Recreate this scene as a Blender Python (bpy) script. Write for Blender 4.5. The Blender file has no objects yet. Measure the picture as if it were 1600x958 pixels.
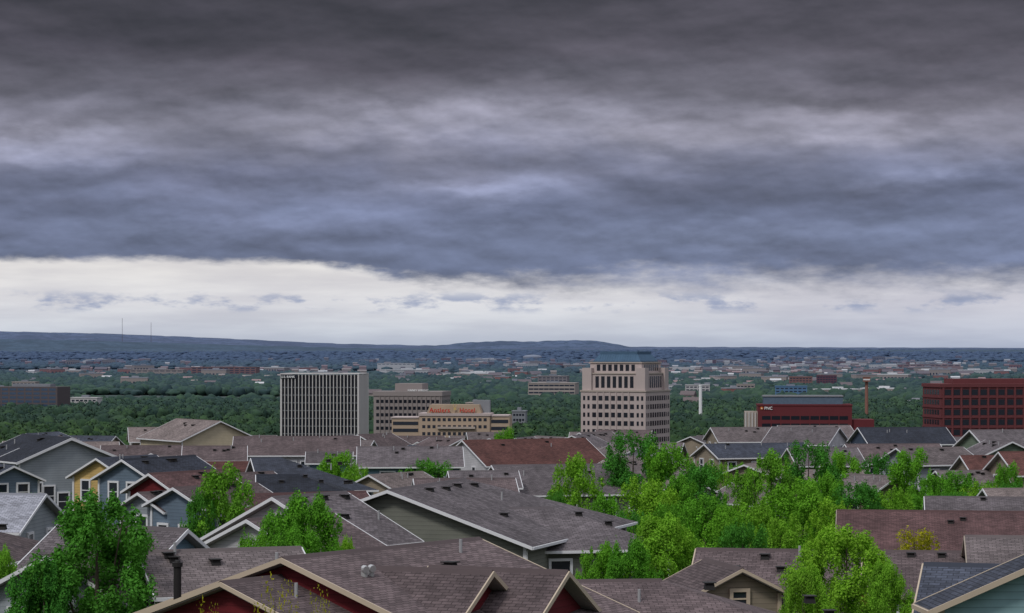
import bpy, bmesh, math, random
import numpy as np
from mathutils import Vector, Matrix
random.seed(11); rng = np.random.default_rng(11)
S = bpy.context.scene
COL = S.collection
F = 4000.0; H = 80.0; HR = 545.0
R = math.radians

# ------------------------------------------------------------ terrain levels
DY = [-200, 0, 30, 60, 90, 120, 200, 300, 420, 500, 700, 900, 1100, 8000, 12000, 16000, 20000, 40000]
DD = [-6, 2, 9, 12.5, 14, 15.5, 18, 21, 23.5, 28, 50, 64, 66, 66, 54, 22, 5, 5]
def gz(y): return H - float(np.interp(y, DY, DD))
def gza(y): return H - np.interp(y, DY, DD)
def pixel_to_world(b, l, d):  # b and l are image pixel coordinates, column and row
    """world point seen at image pixel (b, l), placed at an assumed distance d"""
    return Vector(((b - 800) / F * d, d, H - (l - HR) / F * d))

# ------------------------------------------------------------ node helpers
class NT:
    def __init__(s, nt): s.nt = nt; s.n = nt.nodes; s.l = nt.links
    def put(s, sock, v):
        if v is None: return
        if hasattr(v, 'is_linked') or hasattr(v, 'links'): s.l.new(v, sock)
        else:
            if hasattr(sock.default_value, '__len__') and not hasattr(v, '__len__'): v = (v,) * len(sock.default_value)
            if hasattr(v, '__len__') and len(v) == 3 and len(sock.default_value) == 4: v = (*v, 1)
            sock.default_value = v
    def m(s, op, a, b=None, c=None, clamp=False):
        n = s.n.new('ShaderNodeMath'); n.operation = op; n.use_clamp = clamp
        s.put(n.inputs[0], a); s.put(n.inputs[1], b); s.put(n.inputs[2], c); return n.outputs[0]
    def ss(s, v, lo, hi, a=0.0, b=1.0):
        n = s.n.new('ShaderNodeMapRange'); n.interpolation_type = 'SMOOTHSTEP'
        s.put(n.inputs[0], v); s.put(n.inputs[1], lo); s.put(n.inputs[2], hi); s.put(n.inputs[3], a); s.put(n.inputs[4], b)
        return n.outputs[0]
    def lin(s, v, lo, hi, a=0.0, b=1.0):
        n = s.n.new('ShaderNodeMapRange')
        s.put(n.inputs[0], v); s.put(n.inputs[1], lo); s.put(n.inputs[2], hi); s.put(n.inputs[3], a); s.put(n.inputs[4], b)
        return n.outputs[0]
    def xyz(s, x, y, z=0.0):
        n = s.n.new('ShaderNodeCombineXYZ'); s.put(n.inputs[0], x); s.put(n.inputs[1], y); s.put(n.inputs[2], z); return n.outputs[0]
    def sep(s, v):
        n = s.n.new('ShaderNodeSeparateXYZ'); s.put(n.inputs[0], v); return n.outputs
    def noise(s, vec, scale=1.0, detail=4.0, rough=0.5, dist=0.0):
        n = s.n.new('ShaderNodeTexNoise'); s.put(n.inputs['Vector'], vec); n.inputs['Scale'].default_value = scale
        n.inputs['Detail'].default_value = detail; n.inputs['Roughness'].default_value = rough; n.inputs['Distortion'].default_value = dist
        return n.outputs[0]
    def mix(s, f, a, b, mode='MIX'):
        n = s.n.new('ShaderNodeMix'); n.data_type = 'RGBA'; n.blend_type = mode
        s.put(n.inputs[0], f); s.put(n.inputs[6], a); s.put(n.inputs[7], b); return n.outputs[2]
    def ramp(s, v, stops):
        n = s.n.new('ShaderNodeValToRGB'); s.put(n.inputs[0], v); e = n.color_ramp.elements
        while len(e) < len(stops): e.new(0.5)
        for i, (p, c) in enumerate(stops): e[i].position = p; e[i].color = (*c, 1)
        return n.outputs[0]
def lin3(r, g, b):
    f = lambda c: (c / 255 / 12.92) if c / 255 <= 0.04045 else ((c / 255 + 0.055) / 1.055) ** 2.4
    return (f(r), f(g), f(b))

def newmat(name):
    m = bpy.data.materials.new(name); m.use_nodes = True
    nt = NT(m.node_tree); b = m.node_tree.nodes['Principled BSDF']
    b.inputs['Roughness'].default_value = 0.9
    b.inputs['Specular IOR Level'].default_value = 0.2
    return m, nt, b
HAZE_PAINT = (0.060, 0.094, 0.172)
def paint_haze(nt, col, k=1.0):  # aerial perspective painted into the base colour, bluer with world Y
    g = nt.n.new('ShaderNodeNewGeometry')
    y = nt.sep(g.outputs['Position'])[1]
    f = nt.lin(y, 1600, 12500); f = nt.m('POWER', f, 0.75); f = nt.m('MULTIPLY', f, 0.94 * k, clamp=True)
    return nt.mix(f, col, HAZE_PAINT)

def plain(name, c, rough=0.85, var=0.25, scale=0.6, hz=False, spec=0.2, metal=0.0, k=1.0):
    m, nt, b = newmat(name)
    tc = nt.n.new('ShaderNodeTexCoord').outputs['Object']
    n = nt.noise(tc, scale, 6, 0.6)
    col = nt.mix(n, tuple(x * (1 - var) for x in c), tuple(min(1, x * (1 + var)) for x in c))
    if hz: col = paint_haze(nt, col, k)
    nt.put(b.inputs['Base Color'], col); b.inputs['Roughness'].default_value = rough
    b.inputs['Specular IOR Level'].default_value = spec; b.inputs['Metallic'].default_value = metal
    return m

def shingle(name, c, var=0.26):
    m, nt, b = newmat(name)
    uv = nt.n.new('ShaderNodeTexCoord').outputs['UV']
    br = nt.n.new('ShaderNodeTexBrick'); nt.put(br.inputs['Vector'], uv)
    br.offset = 0.5; br.inputs['Scale'].default_value = 1.0
    br.inputs['Brick Width'].default_value = 0.31; br.inputs['Row Height'].default_value = 0.145
    br.inputs['Mortar Size'].default_value = 0.012; br.inputs['Mortar Smooth'].default_value = 0.3
    br.inputs['Bias'].default_value = 0.0
    nt.put(br.inputs['Color1'], tuple(x * (1 - var) for x in c)); nt.put(br.inputs['Color2'], tuple(x * (1 + var) for x in c))
    nt.put(br.inputs['Mortar'], tuple(x * 0.38 for x in c))
    oi = nt.n.new('ShaderNodeObjectInfo').outputs['Random']
    n1 = nt.noise(uv, 0.35, 5, 0.6); n2 = nt.noise(uv, 9.0, 3, 0.6)
    w = nt.sep(uv); st = nt.noise(nt.xyz(nt.m('MULTIPLY', w[0], 1.6), nt.m('MULTIPLY', w[1], 0.25)), 1, 4, 0.6)
    k = nt.m('MULTIPLY', nt.lin(n1, .3, .7, .72, 1.22), nt.lin(n2, .3, .7, .84, 1.16)); k = nt.m('MULTIPLY', k, nt.lin(st, .3, .7, .82, 1.18)); k = nt.m('MULTIPLY', k, nt.lin(oi, 0, 1, .8, 1.2))
    col = nt.mix(1.0, br.outputs[0], nt.xyz(k, k, k), 'MULTIPLY')
    nt.put(b.inputs['Base Color'], col)
    bp = nt.n.new('ShaderNodeBump'); bp.inputs['Strength'].default_value = 0.6; bp.inputs['Distance'].default_value = 0.02
    nt.put(bp.inputs['Height'], br.outputs['Fac']); bp.invert = True; nt.put(b.inputs['Normal'], bp.outputs[0])
    return m

def siding(name, c, step=0.2):
    m, nt, b = newmat(name)
    o = nt.n.new('ShaderNodeTexCoord').outputs['Object']; z = nt.sep(o)[2]
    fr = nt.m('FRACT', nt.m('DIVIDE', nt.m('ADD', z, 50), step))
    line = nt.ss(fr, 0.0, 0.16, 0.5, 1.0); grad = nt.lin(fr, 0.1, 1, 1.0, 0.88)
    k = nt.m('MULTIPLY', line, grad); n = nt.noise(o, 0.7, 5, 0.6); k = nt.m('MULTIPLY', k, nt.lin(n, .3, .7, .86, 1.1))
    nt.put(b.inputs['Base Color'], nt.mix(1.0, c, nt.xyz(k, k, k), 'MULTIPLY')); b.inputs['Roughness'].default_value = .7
    bp = nt.n.new('ShaderNodeBump'); bp.inputs['Strength'].default_value = 0.4; bp.inputs['Distance'].default_value = 0.02
    nt.put(bp.inputs['Height'], fr); nt.put(b.inputs['Normal'], bp.outputs[0])
    return m

RC = dict(brown=(.110, .083, .085), greybrown=(.122, .105, .112), maroon=(.100, .056, .056), red=(.108, .047, .041), slate=(.054, .061, .083), black=(.028, .032, .045), grey=(.25, .255, .29), beige=(.195, .158, .15), taupe=(.146, .121, .122))
RF = {k: shingle('shingle_' + k, c) for k, c in RC.items()}
WL = {
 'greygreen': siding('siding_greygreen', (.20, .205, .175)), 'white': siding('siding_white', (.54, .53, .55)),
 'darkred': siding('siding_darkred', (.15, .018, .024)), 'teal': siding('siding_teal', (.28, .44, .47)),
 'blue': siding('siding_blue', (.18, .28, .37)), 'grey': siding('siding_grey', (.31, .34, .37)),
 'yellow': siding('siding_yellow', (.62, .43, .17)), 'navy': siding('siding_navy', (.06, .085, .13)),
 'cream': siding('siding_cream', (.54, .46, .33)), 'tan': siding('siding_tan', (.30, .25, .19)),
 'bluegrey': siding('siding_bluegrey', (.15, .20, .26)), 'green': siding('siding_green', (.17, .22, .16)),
}
TR = {'white': plain('trim_white', (.68, .68, .70), .6, .06), 'cream': plain('trim_cream', (.50, .41, .31), .6, .1), 'tan': plain('trim_tan', (.32, .27, .22), .7, .1)}
M_glass = plain('window_glass', (.02, .025, .035), .12, .3, 0.4, spec=.6)
M_vent = plain('vent_metal', (.022, .02, .02), .6, .2); M_pipe = plain('vent_pipe', (.35, .35, .36), .5, .2)
M_galv = plain('galvanised', (.5, .5, .5), .35, .2, metal=.4)

# ------------------------------------------------------------ mesh helpers
def mkmesh(name, verts, faces, mats, midx=None, uvs=None):
    me = bpy.data.meshes.new(name); me.from_pydata([tuple(v) for v in verts], [], faces)
    for m in (mats if isinstance(mats, (list, tuple)) else [mats]): me.materials.append(m)
    if midx is not None: me.polygons.foreach_set('material_index', midx)
    if uvs is not None:
        ul = me.uv_layers.new(name='UVMap'); k = 0
        for fu in uvs:
            for t in fu: ul.data[k].uv = t; k += 1
    me.update(); return me
def fastmesh(name, V, q, mats, smooth=False):
    me = bpy.data.meshes.new(name); n = len(V); m, k = q.shape
    me.vertices.add(n); me.vertices.foreach_set('co', V.astype(np.float32).ravel())
    me.loops.add(m * k); me.loops.foreach_set('vertex_index', q.astype(np.int32).ravel())
    me.polygons.add(m); me.polygons.foreach_set('loop_start', np.arange(0, m * k, k, dtype=np.int32))
    me.polygons.foreach_set('loop_total', np.full(m, k, dtype=np.int32))
    me.update(calc_edges=True); me.validate()
    for mm in (mats if isinstance(mats, (list, tuple)) else [mats]): me.materials.append(mm)
    if smooth: me.shade_smooth()
    return me
def obj(name, data, parent=None, loc=(0, 0, 0), rz=0.0, **kw):
    o = bpy.data.objects.new(name, data); COL.objects.link(o)
    o.location = loc; o.rotation_euler = (0, 0, rz)
    if parent: o.parent = parent
    for k, v in kw.items(): o[k] = v
    return o
class MB:
    def __init__(s): s.v = []; s.f = []; s.m = []; s.u = []
    def box(s, x0, x1, y0, y1, z0, z1, m=0):
        return s.hexa([(x0, y0, z0), (x1, y0, z0), (x1, y1, z0), (x0, y1, z0), (x0, y0, z1), (x1, y0, z1), (x1, y1, z1), (x0, y1, z1)], m)
    def hexa(s, P, m=0):
        b = len(s.v); s.v += P
        s.f += [(b, b+3, b+2, b+1), (b+4, b+5, b+6, b+7), (b, b+1, b+5, b+4), (b+1, b+2, b+6, b+5), (b+2, b+3, b+7, b+6), (b+3, b, b+4, b+7)]
        s.m += [m] * 6; return s
    def tube(s, pts, rad, n=8, m=0):
        b = len(s.v)
        for i, p in enumerate(pts):
            p = Vector(p); d = (Vector(pts[min(i+1, len(pts)-1)]) - Vector(pts[max(i-1, 0)])).normalized()
            a = d.cross(Vector((0.3, 1, 0.1))).normalized(); c = d.cross(a)
            for k in range(n):
                t = 2 * math.pi * k / n; s.v.append(tuple(p + (a * math.cos(t) + c * math.sin(t)) * rad[i]))
        for i in range(len(pts) - 1):
            for k in range(n):
                k2 = (k + 1) % n
                s.f.append((b+i*n+k, b+i*n+k2, b+(i+1)*n+k2, b+(i+1)*n+k)); s.m.append(m)
        s.f.append(tuple(b + k for k in range(n))); s.f.append(tuple(b + (len(pts)-1)*n + k for k in range(n))); s.m += [m, m]
        return s
    def mesh(s, name, mats): return mkmesh(name, s.v, s.f, mats, s.m)

# ------------------------------------------------------------ houses
_wc = {}
def window(parent, M, w, h, trim):
    key = (round(w, 2), round(h, 2), trim)
    if key not in _wc:
        pane = MB().box(-w/2, w/2, -.03, .02, -h/2, h/2).mesh('window', M_glass)
        t = .13; f = MB()
        f.box(-w/2-t, w/2+t, -.09, .02, h/2, h/2+t); f.box(-w/2-t-.04, w/2+t+.04, -.12, .02, -h/2-t, -h/2)
        f.box(-w/2-t, -w/2, -.085, .02, -h/2, h/2); f.box(w/2, w/2+t, -.085, .02, -h/2, h/2)
        f.box(-w/2, w/2, -.06, .01, -.03, .03)
        _wc[key] = (pane, f.mesh('window_frame', TR[trim]))
    p, f = _wc[key]
    o = obj('window', p, parent); o.matrix_local = M
    obj('frame', f, o)
_vm = {}
def vents(roof, W, L, pitch, th, lst):
    if not _vm:
        _vm['box'] = MB().hexa([(-.19, -.17, -.1), (.19, -.17, -.1), (.19, .17, -.1), (-.19, .17, -.1), (-.14, -.13, .12), (.14, -.13, .12), (.14, .13, .12), (-.14, .13, .12)]).box(-.22, .22, -.2, .2, .12, .15).mesh('roof_vent', M_vent)
        _vm['pipe'] = MB().tube([(0, 0, -.1), (0, 0, .4)], [.05, .05]).mesh('vent_pipe', M_pipe)
        _vm['stack'] = MB().tube([(0, 0, -.2), (0, 0, 1.1)], [.11, .11], 12).tube([(0, 0, 1.05), (0, 0, 1.17)], [.15, .15], 12).tube([(0, 0, 1.16), (0, 0, 1.23)], [.1, .07], 12).mesh('flue_pipe', M_vent)
        mb = MB().tube([(0, 0, -.2), (0, 0, .12), (.04, -.03, .22), (.13, -.07, .2)], [.08, .1, .11, .1], 12)
        _vm['turbine'] = mb.mesh('turbine_vent', M_galv)
    nm = {'box': 'roof_vent', 'pipe': 'vent_pipe', 'stack': 'flue_pipe', 'turbine': 'turbine_vent'}
    for side, y, t, k in lst:
        x = side * t * W / 2; z = th + pitch * (W/2 - abs(x))
        obj(nm[k], _vm[k], roof, (x, y, z))

HC = []
def block(root, bx, root_loc):
    W, L, pitch = bx['W'], bx['L'], bx.get('pitch', .36); oh = bx.get('oh', .4); th = .16
    hn, hf = bx.get('hips', (0, 0)); a = R(bx['a'])
    pk = pixel_to_world(*bx['p'])
    dv = Vector((math.sin(a), math.cos(a), 0))
    c = pk + dv * (L/2 + oh)
    HC.append((c.x, c.y))
    ez = pk.z - pitch * W/2 - th
    base = min(gz(c.y), gz(c.y - 4)) - .6
    zb = base - ez
    org = Vector((c.x, c.y, ez)) - root_loc
    rz = -a
    tr = bx.get('trim', 'white')
    hw, hl = W/2, L/2
    k = pitch * W/2 - .02
    V = [(-hw, -hl, zb), (hw, -hl, zb), (hw, hl, zb), (-hw, hl, zb), (-hw, -hl, 0), (hw, -hl, 0), (hw, hl, 0), (-hw, hl, 0), (0, -hl, k), (0, hl, k)]
    fs = [(1, 2, 6, 5), (3, 0, 4, 7)]
    fs.append((0, 1, 5, 8, 4) if not hn else (0, 1, 5, 4)); fs.append((2, 3, 7, 9, 6) if not hf else (2, 3, 7, 6))
    obj('wall', mkmesh('wall', V, fs, WL[bx['wall']]), root, org, rz)
    ex = hw + oh; ey = L/2 + oh; z0 = th - pitch * oh; zr = th + pitch * hw
    hd = ex
    rn = -ey + (hd if hn else 0); rf = ey - (hd if hf else 0)
    if rn > rf: rn = rf = (rn + rf) / 2
    T = [(-ex, -ey, z0), (ex, -ey, z0), (ex, ey, z0), (-ex, ey, z0), (0, rn, zr), (0, rf, zr)]
    Bt = [(x, y, z - .15) for x, y, z in T]
    fs = [(1, 2, 5, 4), (3, 0, 4, 5)]; sl = math.sqrt(1 + pitch*pitch)
    uvs = [[(T[i][1] + 20, abs(T[i][0]) * sl + .03) for i in f] for f in fs]
    if hn: fs.append((0, 1, 4)); uvs.append([(T[i][0] + 20, abs(T[i][1]) * sl) for i in fs[-1]])
    if hf: fs.append((2, 3, 5)); uvs.append([(T[i][0] + 20, abs(T[i][1]) * sl) for i in fs[-1]])
    ns = len(fs); fs += [tuple(6 + i for i in reversed(f)) for f in fs]
    loop = [0] + ([] if hn else [4]) + [1, 2] + ([] if hf else [5]) + [3]
    for i in range(len(loop)):
        p, q = loop[i], loop[(i+1) % len(loop)]; fs.append((q, p, p+6, q+6))
    mi = [0] * ns + [1] * (len(fs) - ns)
    uvs += [[(0, 0)] * len(f) for f in fs[ns:]]
    roof = obj('roof', mkmesh('roof', T + Bt, fs, [RF[bx['roof']], M_soff], mi, uvs), root, org, rz)
    mb = MB(); w = .16
    mb.hexa([(-w, rn, zr - w*pitch + .0), (w, rn, zr - w*pitch), (w, rf, zr - w*pitch), (-w, rf, zr - w*pitch), (-.02, rn, zr + .05), (.02, rn, zr + .05), (.02, rf, zr + .05), (-.02, rf, zr + .05)])
    if rf - rn > .3: obj('ridge_cap', mb.mesh('ridge_cap', M_cap[bx['roof']]), roof)
    mb = MB(); bh = bx.get('bh', .15 if tr == 'white' else .12); bt = .05
    for s, h in ((-1, hn), (1, hf)):
        y0 = s * (ey + .004); y1 = s * (ey + bt)
        if not h:
            for sx in (-1, 1):
                A = (0, zr + .01); Bp = (sx * (ex + .03), z0)
                mb.hexa([(A[0], y0, A[1]-bh), (Bp[0], y0, Bp[1]-bh), (Bp[0], y1, Bp[1]-bh), (A[0], y1, A[1]-bh), (A[0], y0, A[1]), (Bp[0], y0, Bp[1]), (Bp[0], y1, Bp[1]), (A[0], y1, A[1])])
        else: mb.box(-ex, ex, min(y0, y1), max(y0, y1), z0 - .15, z0 - .02)
    for sx in (-1, 1):
        xa, xb = sorted((sx * (ex + .004), sx * (ex + .08))); mb.box(xa, xb, -ey, ey, z0 - .14, z0 - .02)
        for sy in (-1, 1):
            xc, yc = sx * hw, sy * hl
            mb.box(xc - .07 + sx*.012, xc + .07 + sx*.012, yc - .07 + sy*.012, yc + .07 + sy*.012, zb, -.02)
    if bx.get('spout'):
        mb.tube([(hw + .1, -hl - .02, -.2), (hw + .1, -hl - .12, zb)], [.06, .06], 6)
    obj('trim_board', mb.mesh('trim_board', TR[tr]), root, org, rz)
    BM = Matrix.Translation(org) @ Matrix.Rotation(rz, 4, 'Z')
    win = bx.get('win', 'auto')
    if win == 'auto':
        win = []
        if not hn and W > 3.5: win += [('F', -W*.2, -.9, .8, 1.2), ('F', W*.2, -.9, .8, 1.2)]
        n = max(1, int(L // 2.6)); sd = 'R' if bx['a'] > 15 else 'L'
        if abs(bx['a']) > 15: win += [(sd, (i + .5) * L / n - L/2, -1.1, .9, 1.2) for i in range(n)]
    for sd, u, v, w, h in win:
        if sd == 'F': Mx = Matrix.Translation((u, -hl - .03, v))
        elif sd == 'R': Mx = Matrix.Translation((hw + .03, u, v)) @ Matrix.Rotation(R(90), 4, 'Z')
        else: Mx = Matrix.Translation((-hw - .03, u, v)) @ Matrix.Rotation(R(-90), 4, 'Z')
        window(root, BM @ Mx, w, h, 'white' if tr != 'cream' else 'cream')
    vl = bx.get('vents')
    if vl is None:
        vl = []; sd = 1 if bx['a'] >= 0 else -1
        for i in range(random.randint(2, 5)):
            vl.append((sd, random.uniform(-.38, .38) * L, random.uniform(.08, .4), random.choice(['box', 'box', 'pipe'])))
    vents(roof, W, L, pitch, th, vl)

M_soff = plain('soffit', (.30, .28, .27), .8, .1)
M_cap = {k: plain('ridge_' + k, tuple(x * .8 for x in c)) for k, c in RC.items()}
CW = dict(greygreen='grey green', white='white', darkred='dark red', teal='pale teal', blue='light blue', grey='pale grey', yellow='yellow', navy='dark blue', cream='cream', tan='tan', bluegrey='blue grey', green='sage green')
CR = dict(brown='brown', greybrown='grey brown', maroon='maroon', red='red brown', slate='slate blue', black='near black', grey='light grey', beige='beige', taupe='taupe')
def house(blocks, label=None):
    b0 = blocks[0]; pk = pixel_to_world(*b0['p']); a = R(b0['a'])
    c = pk + Vector((math.sin(a), math.cos(a), 0)) * (b0['L']/2)
    loc = Vector((c.x, c.y, gz(c.y)))
    root = bpy.data.objects.new('house', None); COL.objects.link(root); root.location = loc; root.empty_display_size = 1
    root['category'] = 'house'
    root['label'] = label or f"house with {CW[b0['wall']]} siding and {CR[b0['roof']]} shingle roof"
    root['group'] = 'houses on the hillside'
    for b in blocks: block(root, b, loc)
    return root
def B(p, a, W, L, wall='tan', roof='brown', pitch=.36, **k): return dict(p=p, a=a, W=W, L=L, wall=wall, roof=roof, pitch=pitch, **k)

# --- nearest rows
house([
 B((440, 872, 72), 36, 11, 8.5, 'darkred', 'brown', .33, trim='cream', bh=.15, win=[('F', 1.2, -1.2, .8, 1.0)], vents=[(1, -3.0, .3, 'turbine'), (1, -2.7, .3, 'turbine'), (-1, -3.6, .2, 'pipe'), (1, 1, .3, 'box'), (1, 2.6, .15, 'pipe')]),
 B((770, 893, 72), -66, 7, 3.2, 'darkred', 'brown', .55, trim='cream', bh=.15, vents=[], win=[]),
 B((888, 893, 73), -66, 7, 3.6, 'darkred', 'brown', .55, trim='cream', bh=.15, vents=[], win=[]),
 B((345, 910, 70.5), 36, 5.4, 2.4, 'darkred', 'brown', .34, trim='cream', win=[], vents=[(-1, -.9, .85, 'stack'), (1, 0, .5, 'pipe')]),
], "dark red house with cream-trimmed gables and brown shingles")
house([B((850, 908, 84), 84, 11, 9, 'tan', 'brown', .33, hips=(0, 1), vents=[(1, .5, .1, 'box'), (1, 2, .55, 'box'), (1, 4, .5, 'box'), (1, 3.6, .3, 'box'), (1, -2, .3, 'pipe')])],
      "low brown hip roof dotted with dark box vents")
house([B((1347, 861, 97), -80, 9, 5.5, 'tan', 'brown', .4, trim='cream'),
       B((1160, 889, 92), -12, 3.0, 4, 'tan', 'brown', .5, trim='cream', win=[('F', 0, -.2, .5, .5)], vents=[])],
      "brown roofed house with small tan gable dormer")
house([B((2010, 893, 69.7), -75, 5.4, 9, 'teal', 'slate', .42, trim='cream', vents=[(-1, 3.2, .4, 'box'), (-1, 2.2, .25, 'box')]),
       B((1655, 864, 66.5), -4, 6.0, 1.0, 'teal', 'slate', .43, trim='cream', bh=.16, win=[('F', -.6, -1.4, .9, 1.2)], vents=[])],
      "pale teal house with slate blue shingles and cream rake boards")
house([B((1766, 801, 147.8), -82, 12, 16, 'darkred', 'maroon', .34, trim='tan')], "long maroon shingle roof beside yellow green tree")
house([B((1797, 778.6, 170), -82, 9, 14, 'tan', 'greybrown', .34)])
house([B((1588, 863, 109.2), -82, 8, 5.5, 'tan', 'brown', .34, trim='tan', vents=[(-1, -1, .12, 'box'), (-1, 0, .12, 'box'), (-1, 1.3, .12, 'box')]),
       B((1770, 840, 105.2), -82, 8, 6, 'tan', 'taupe', .34, trim='tan', vents=[(-1, 0, .3, 'box')])])
house([B((605, 766, 118), 18, 13, 17, 'greygreen', 'greybrown', .35, hips=(0, 1), spout=1, oh=.5, win=[('R', 2, -3, 1.2, 1.2)],
        vents=[(1, -5, .1, 'box'), (1, -3, .12, 'box'), (1, -1, .1, 'box'), (1, 1, .13, 'box'), (1, -4, .62, 'box'), (1, 0, .4, 'pipe'), (-1, -2, .1, 'box')]),
       B((775, 794, 124), 78, 9, 7, 'greygreen', 'greybrown', .35, hips=(0, 1), vents=[(1, 0, .2, 'box'), (1, 1.2, .45, 'box')])],
      "grey green house with white rake boards and grey brown roof")
house([B((425, 777, 114), 34, 8.0, 4.6, 'white', 'greybrown', .48, vents=[(1, -1, .1, 'box'), (1, .5, .1, 'box'), (1, 2, .12, 'box'), (1, 0, .5, 'box'), (1, 2, .6, 'pipe')]),
       B((385, 812, 110), 36, 5.6, 5, 'white', 'brown', .44, vents=[(1, -1.5, .4, 'pipe')], win=[('F', -1, -1.4, .9, 1.2), ('F', 1, -1.4, .9, 1.2)])],
      "whitish house with grey brown roof and white rake boards")
house([B((352, 773, 150), 66, 9, 8, 'tan', 'maroon', .42)])
house([B((293, 827, 95), -58, 5.2, 5.5, 'blue', 'greybrown', .62, win=[('F', 0, -1.2, .6, .9)], vents=[])], "small light blue gable house with white trim")
house([B((215, 862, 88), 70, 5, 5, 'greygreen', 'taupe', .45)])
# --- western part
house([B((72, 772, 140), -84, 9, 9, 'grey', 'grey', .36, vents=[(-1, -2, .2, 'box'), (-1, 0, .2, 'box'), (-1, 1.5, .4, 'box')])], "house with light grey shingle roof and box vents")
house([B((62, 812, 115), -84, 8, 8, 'darkred', 'brown', .36, hips=(1, 0))])
house([B((72, 868, 88), 20, 6, 7, 'grey', 'brown', .5)])
house([B((112, 684, 215), -33, 9, 10, 'grey', 'black', .40, bh=.22, win=[('F', -3.0, -2.6, .9, 1.6), ('F', -1.9, -2.9, .9, 1.6), ('F', -.6, -3.4, .9, 1.4), ('F', 2.3, -1.6, .8, 1.3), ('F', 2.3, -4.2, .8, 1.3)]),
       B((30, 700, 218), -33, 5, 5, 'grey', 'black', .4, win=[])], "tall pale grey gable house with small dark windows")
house([B((22, 728, 192), -33, 4.2, 4, 'bluegrey', 'slate', .45)])
house([B((150, 716, 188), 32, 5, 6, 'yellow', 'slate', .5, win=[('F', -1.3, -1.0, .7, 1.4), ('F', .5, -1.0, .7, 1.4)])], "yellow house with slate blue gable roof")
house([B((190, 718, 172), 32, 4.6, 7, 'bluegrey', 'black', .5, win=[('F', 1.2, -2.9, .8, 1.2), ('F', -1.0, -.9, .7, 1.2), ('F', .6, -.9, .7, 1.2)])])
house([B((232, 740, 160), 36, 4.0, 6, 'darkred', 'maroon', .5, win=[('F', .2, -1.6, .8, 1.9)])], "dark red house with tall white-framed window")
house([B((270, 762, 148), 40, 4.4, 6, 'bluegrey', 'brown', .42, win=[('F', -1.2, -1.8, .7, 1.3), ('F', .6, -1.8, .7, 1.3), ('R', -1.5, -1.2, .8, 1.2), ('R', .8, -1.2, .8, 1.2)])], "blue grey house with white porch trim")
house([B((215, 770, 150), 36, 3.4, 4, 'grey', 'brown', .5, win=[('F', 0, -1.0, .8, 1.2)])])
house([B((272, 722, 205), 82, 9, 7, 'tan', 'red', .4)]); house([B((235, 742, 190), 80, 6, 6, 'tan', 'red', .4)])
house([B((392, 716, 195), 78, 12, 8, 'bluegrey', 'slate', .34, hips=(0, 1))], "wide slate blue roof with hipped end")
house([B((400, 742, 170), 84, 9, 7, 'navy', 'black', .34, hips=(0, 1))])
house([B((365, 682, 300), 86, 11, 14, 'white', 'brown', .34, win=[('R', -.5 + i * 1.5, -1.2, .9, 1.0) for i in range(5)])], "white walled house with long brown roof and window row")
house([B((345, 658, 330), -32, 10.5, 13, 'cream', 'beige', .44, win=[('F', 0, -2.0, 1.2, 1.2)])], "large cream gable house with beige roof")
house([B((285, 697, 270), 84, 7, 6, 'tan', 'brown')]); house([B((200, 668, 345), 80, 9, 9, 'tan', 'beige')])
house([B((558, 698, 250), 87, 9, 9.5, 'blue', 'greybrown', .36, win=[('R', -2.2, -1.2, 1.3, 1.4), ('R', 2.5, -1.2, 1.3, 1.4)]),
       B((478, 706, 262), 87, 5, 4, 'blue', 'greybrown', .36)], "blue house with white-framed window under grey brown roof")
house([B((722, 688, 290), 64, 12, 15, 'white', 'red', .42)], "white gable house with red brown shingle roof")
house([B((768, 727, 215), 76, 11, 10, 'greygreen', 'greybrown', .38)]); house([B((646, 748, 195), 84, 8, 7, 'tan', 'brown', .36)])
house([B((700, 736, 210), 84, 6, 5, 'tan', 'greybrown', .36)])
house([B((1215, 665, 372), 82, 10, 10, 'white', 'taupe')]); house([B((1110, 668, 375), 82, 10, 9, 'tan', 'taupe')])
house([B((1312, 668, 355), -66, 10, 9, 'white', 'greybrown', .42)], "white gable house with grey brown roof")
house([B((1340, 668, 335), 84, 11, 11, 'navy', 'black', .34)], "house with near black shingle roof")
house([B((1100, 694, 295), 70, 7, 12, 'tan', 'slate', .38)]); house([B((1230, 700, 280), 84, 9, 7, 'tan', 'greybrown')])
house([B((1320, 694, 285), 84, 10, 10, 'tan', 'brown')]); house([B((1400, 700, 262), 70, 8, 7, 'grey', 'taupe')])
house([B((1515, 672, 275), 78, 9, 10, 'green', 'greybrown', .4), B((1582, 690, 262), -12, 7, 6, 'green', 'greybrown', .45, win=[('F', -.8, -1.5, 1.1, 1.2)])], "sage green house with front gable and grey brown roof")
house([B((1560, 706, 235), 80, 8, 9, 'tan', 'red', .45)]); house([B((1500, 712, 250), 84, 7, 6, 'tan', 'red', .4)])
house([B((905, 676, 380), 40, 6, 7, 'blue', 'taupe', .5)], "small light blue gable house with taupe roof")
house([B((820, 700, 320), 84, 7, 7, 'tan', 'brown')])
house([B((320, 742, 182), 40, 5, 6, 'white', 'brown', .45)])
house([B((960, 728, 230), 84, 8, 6, 'greygreen', 'taupe', .38)])
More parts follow.
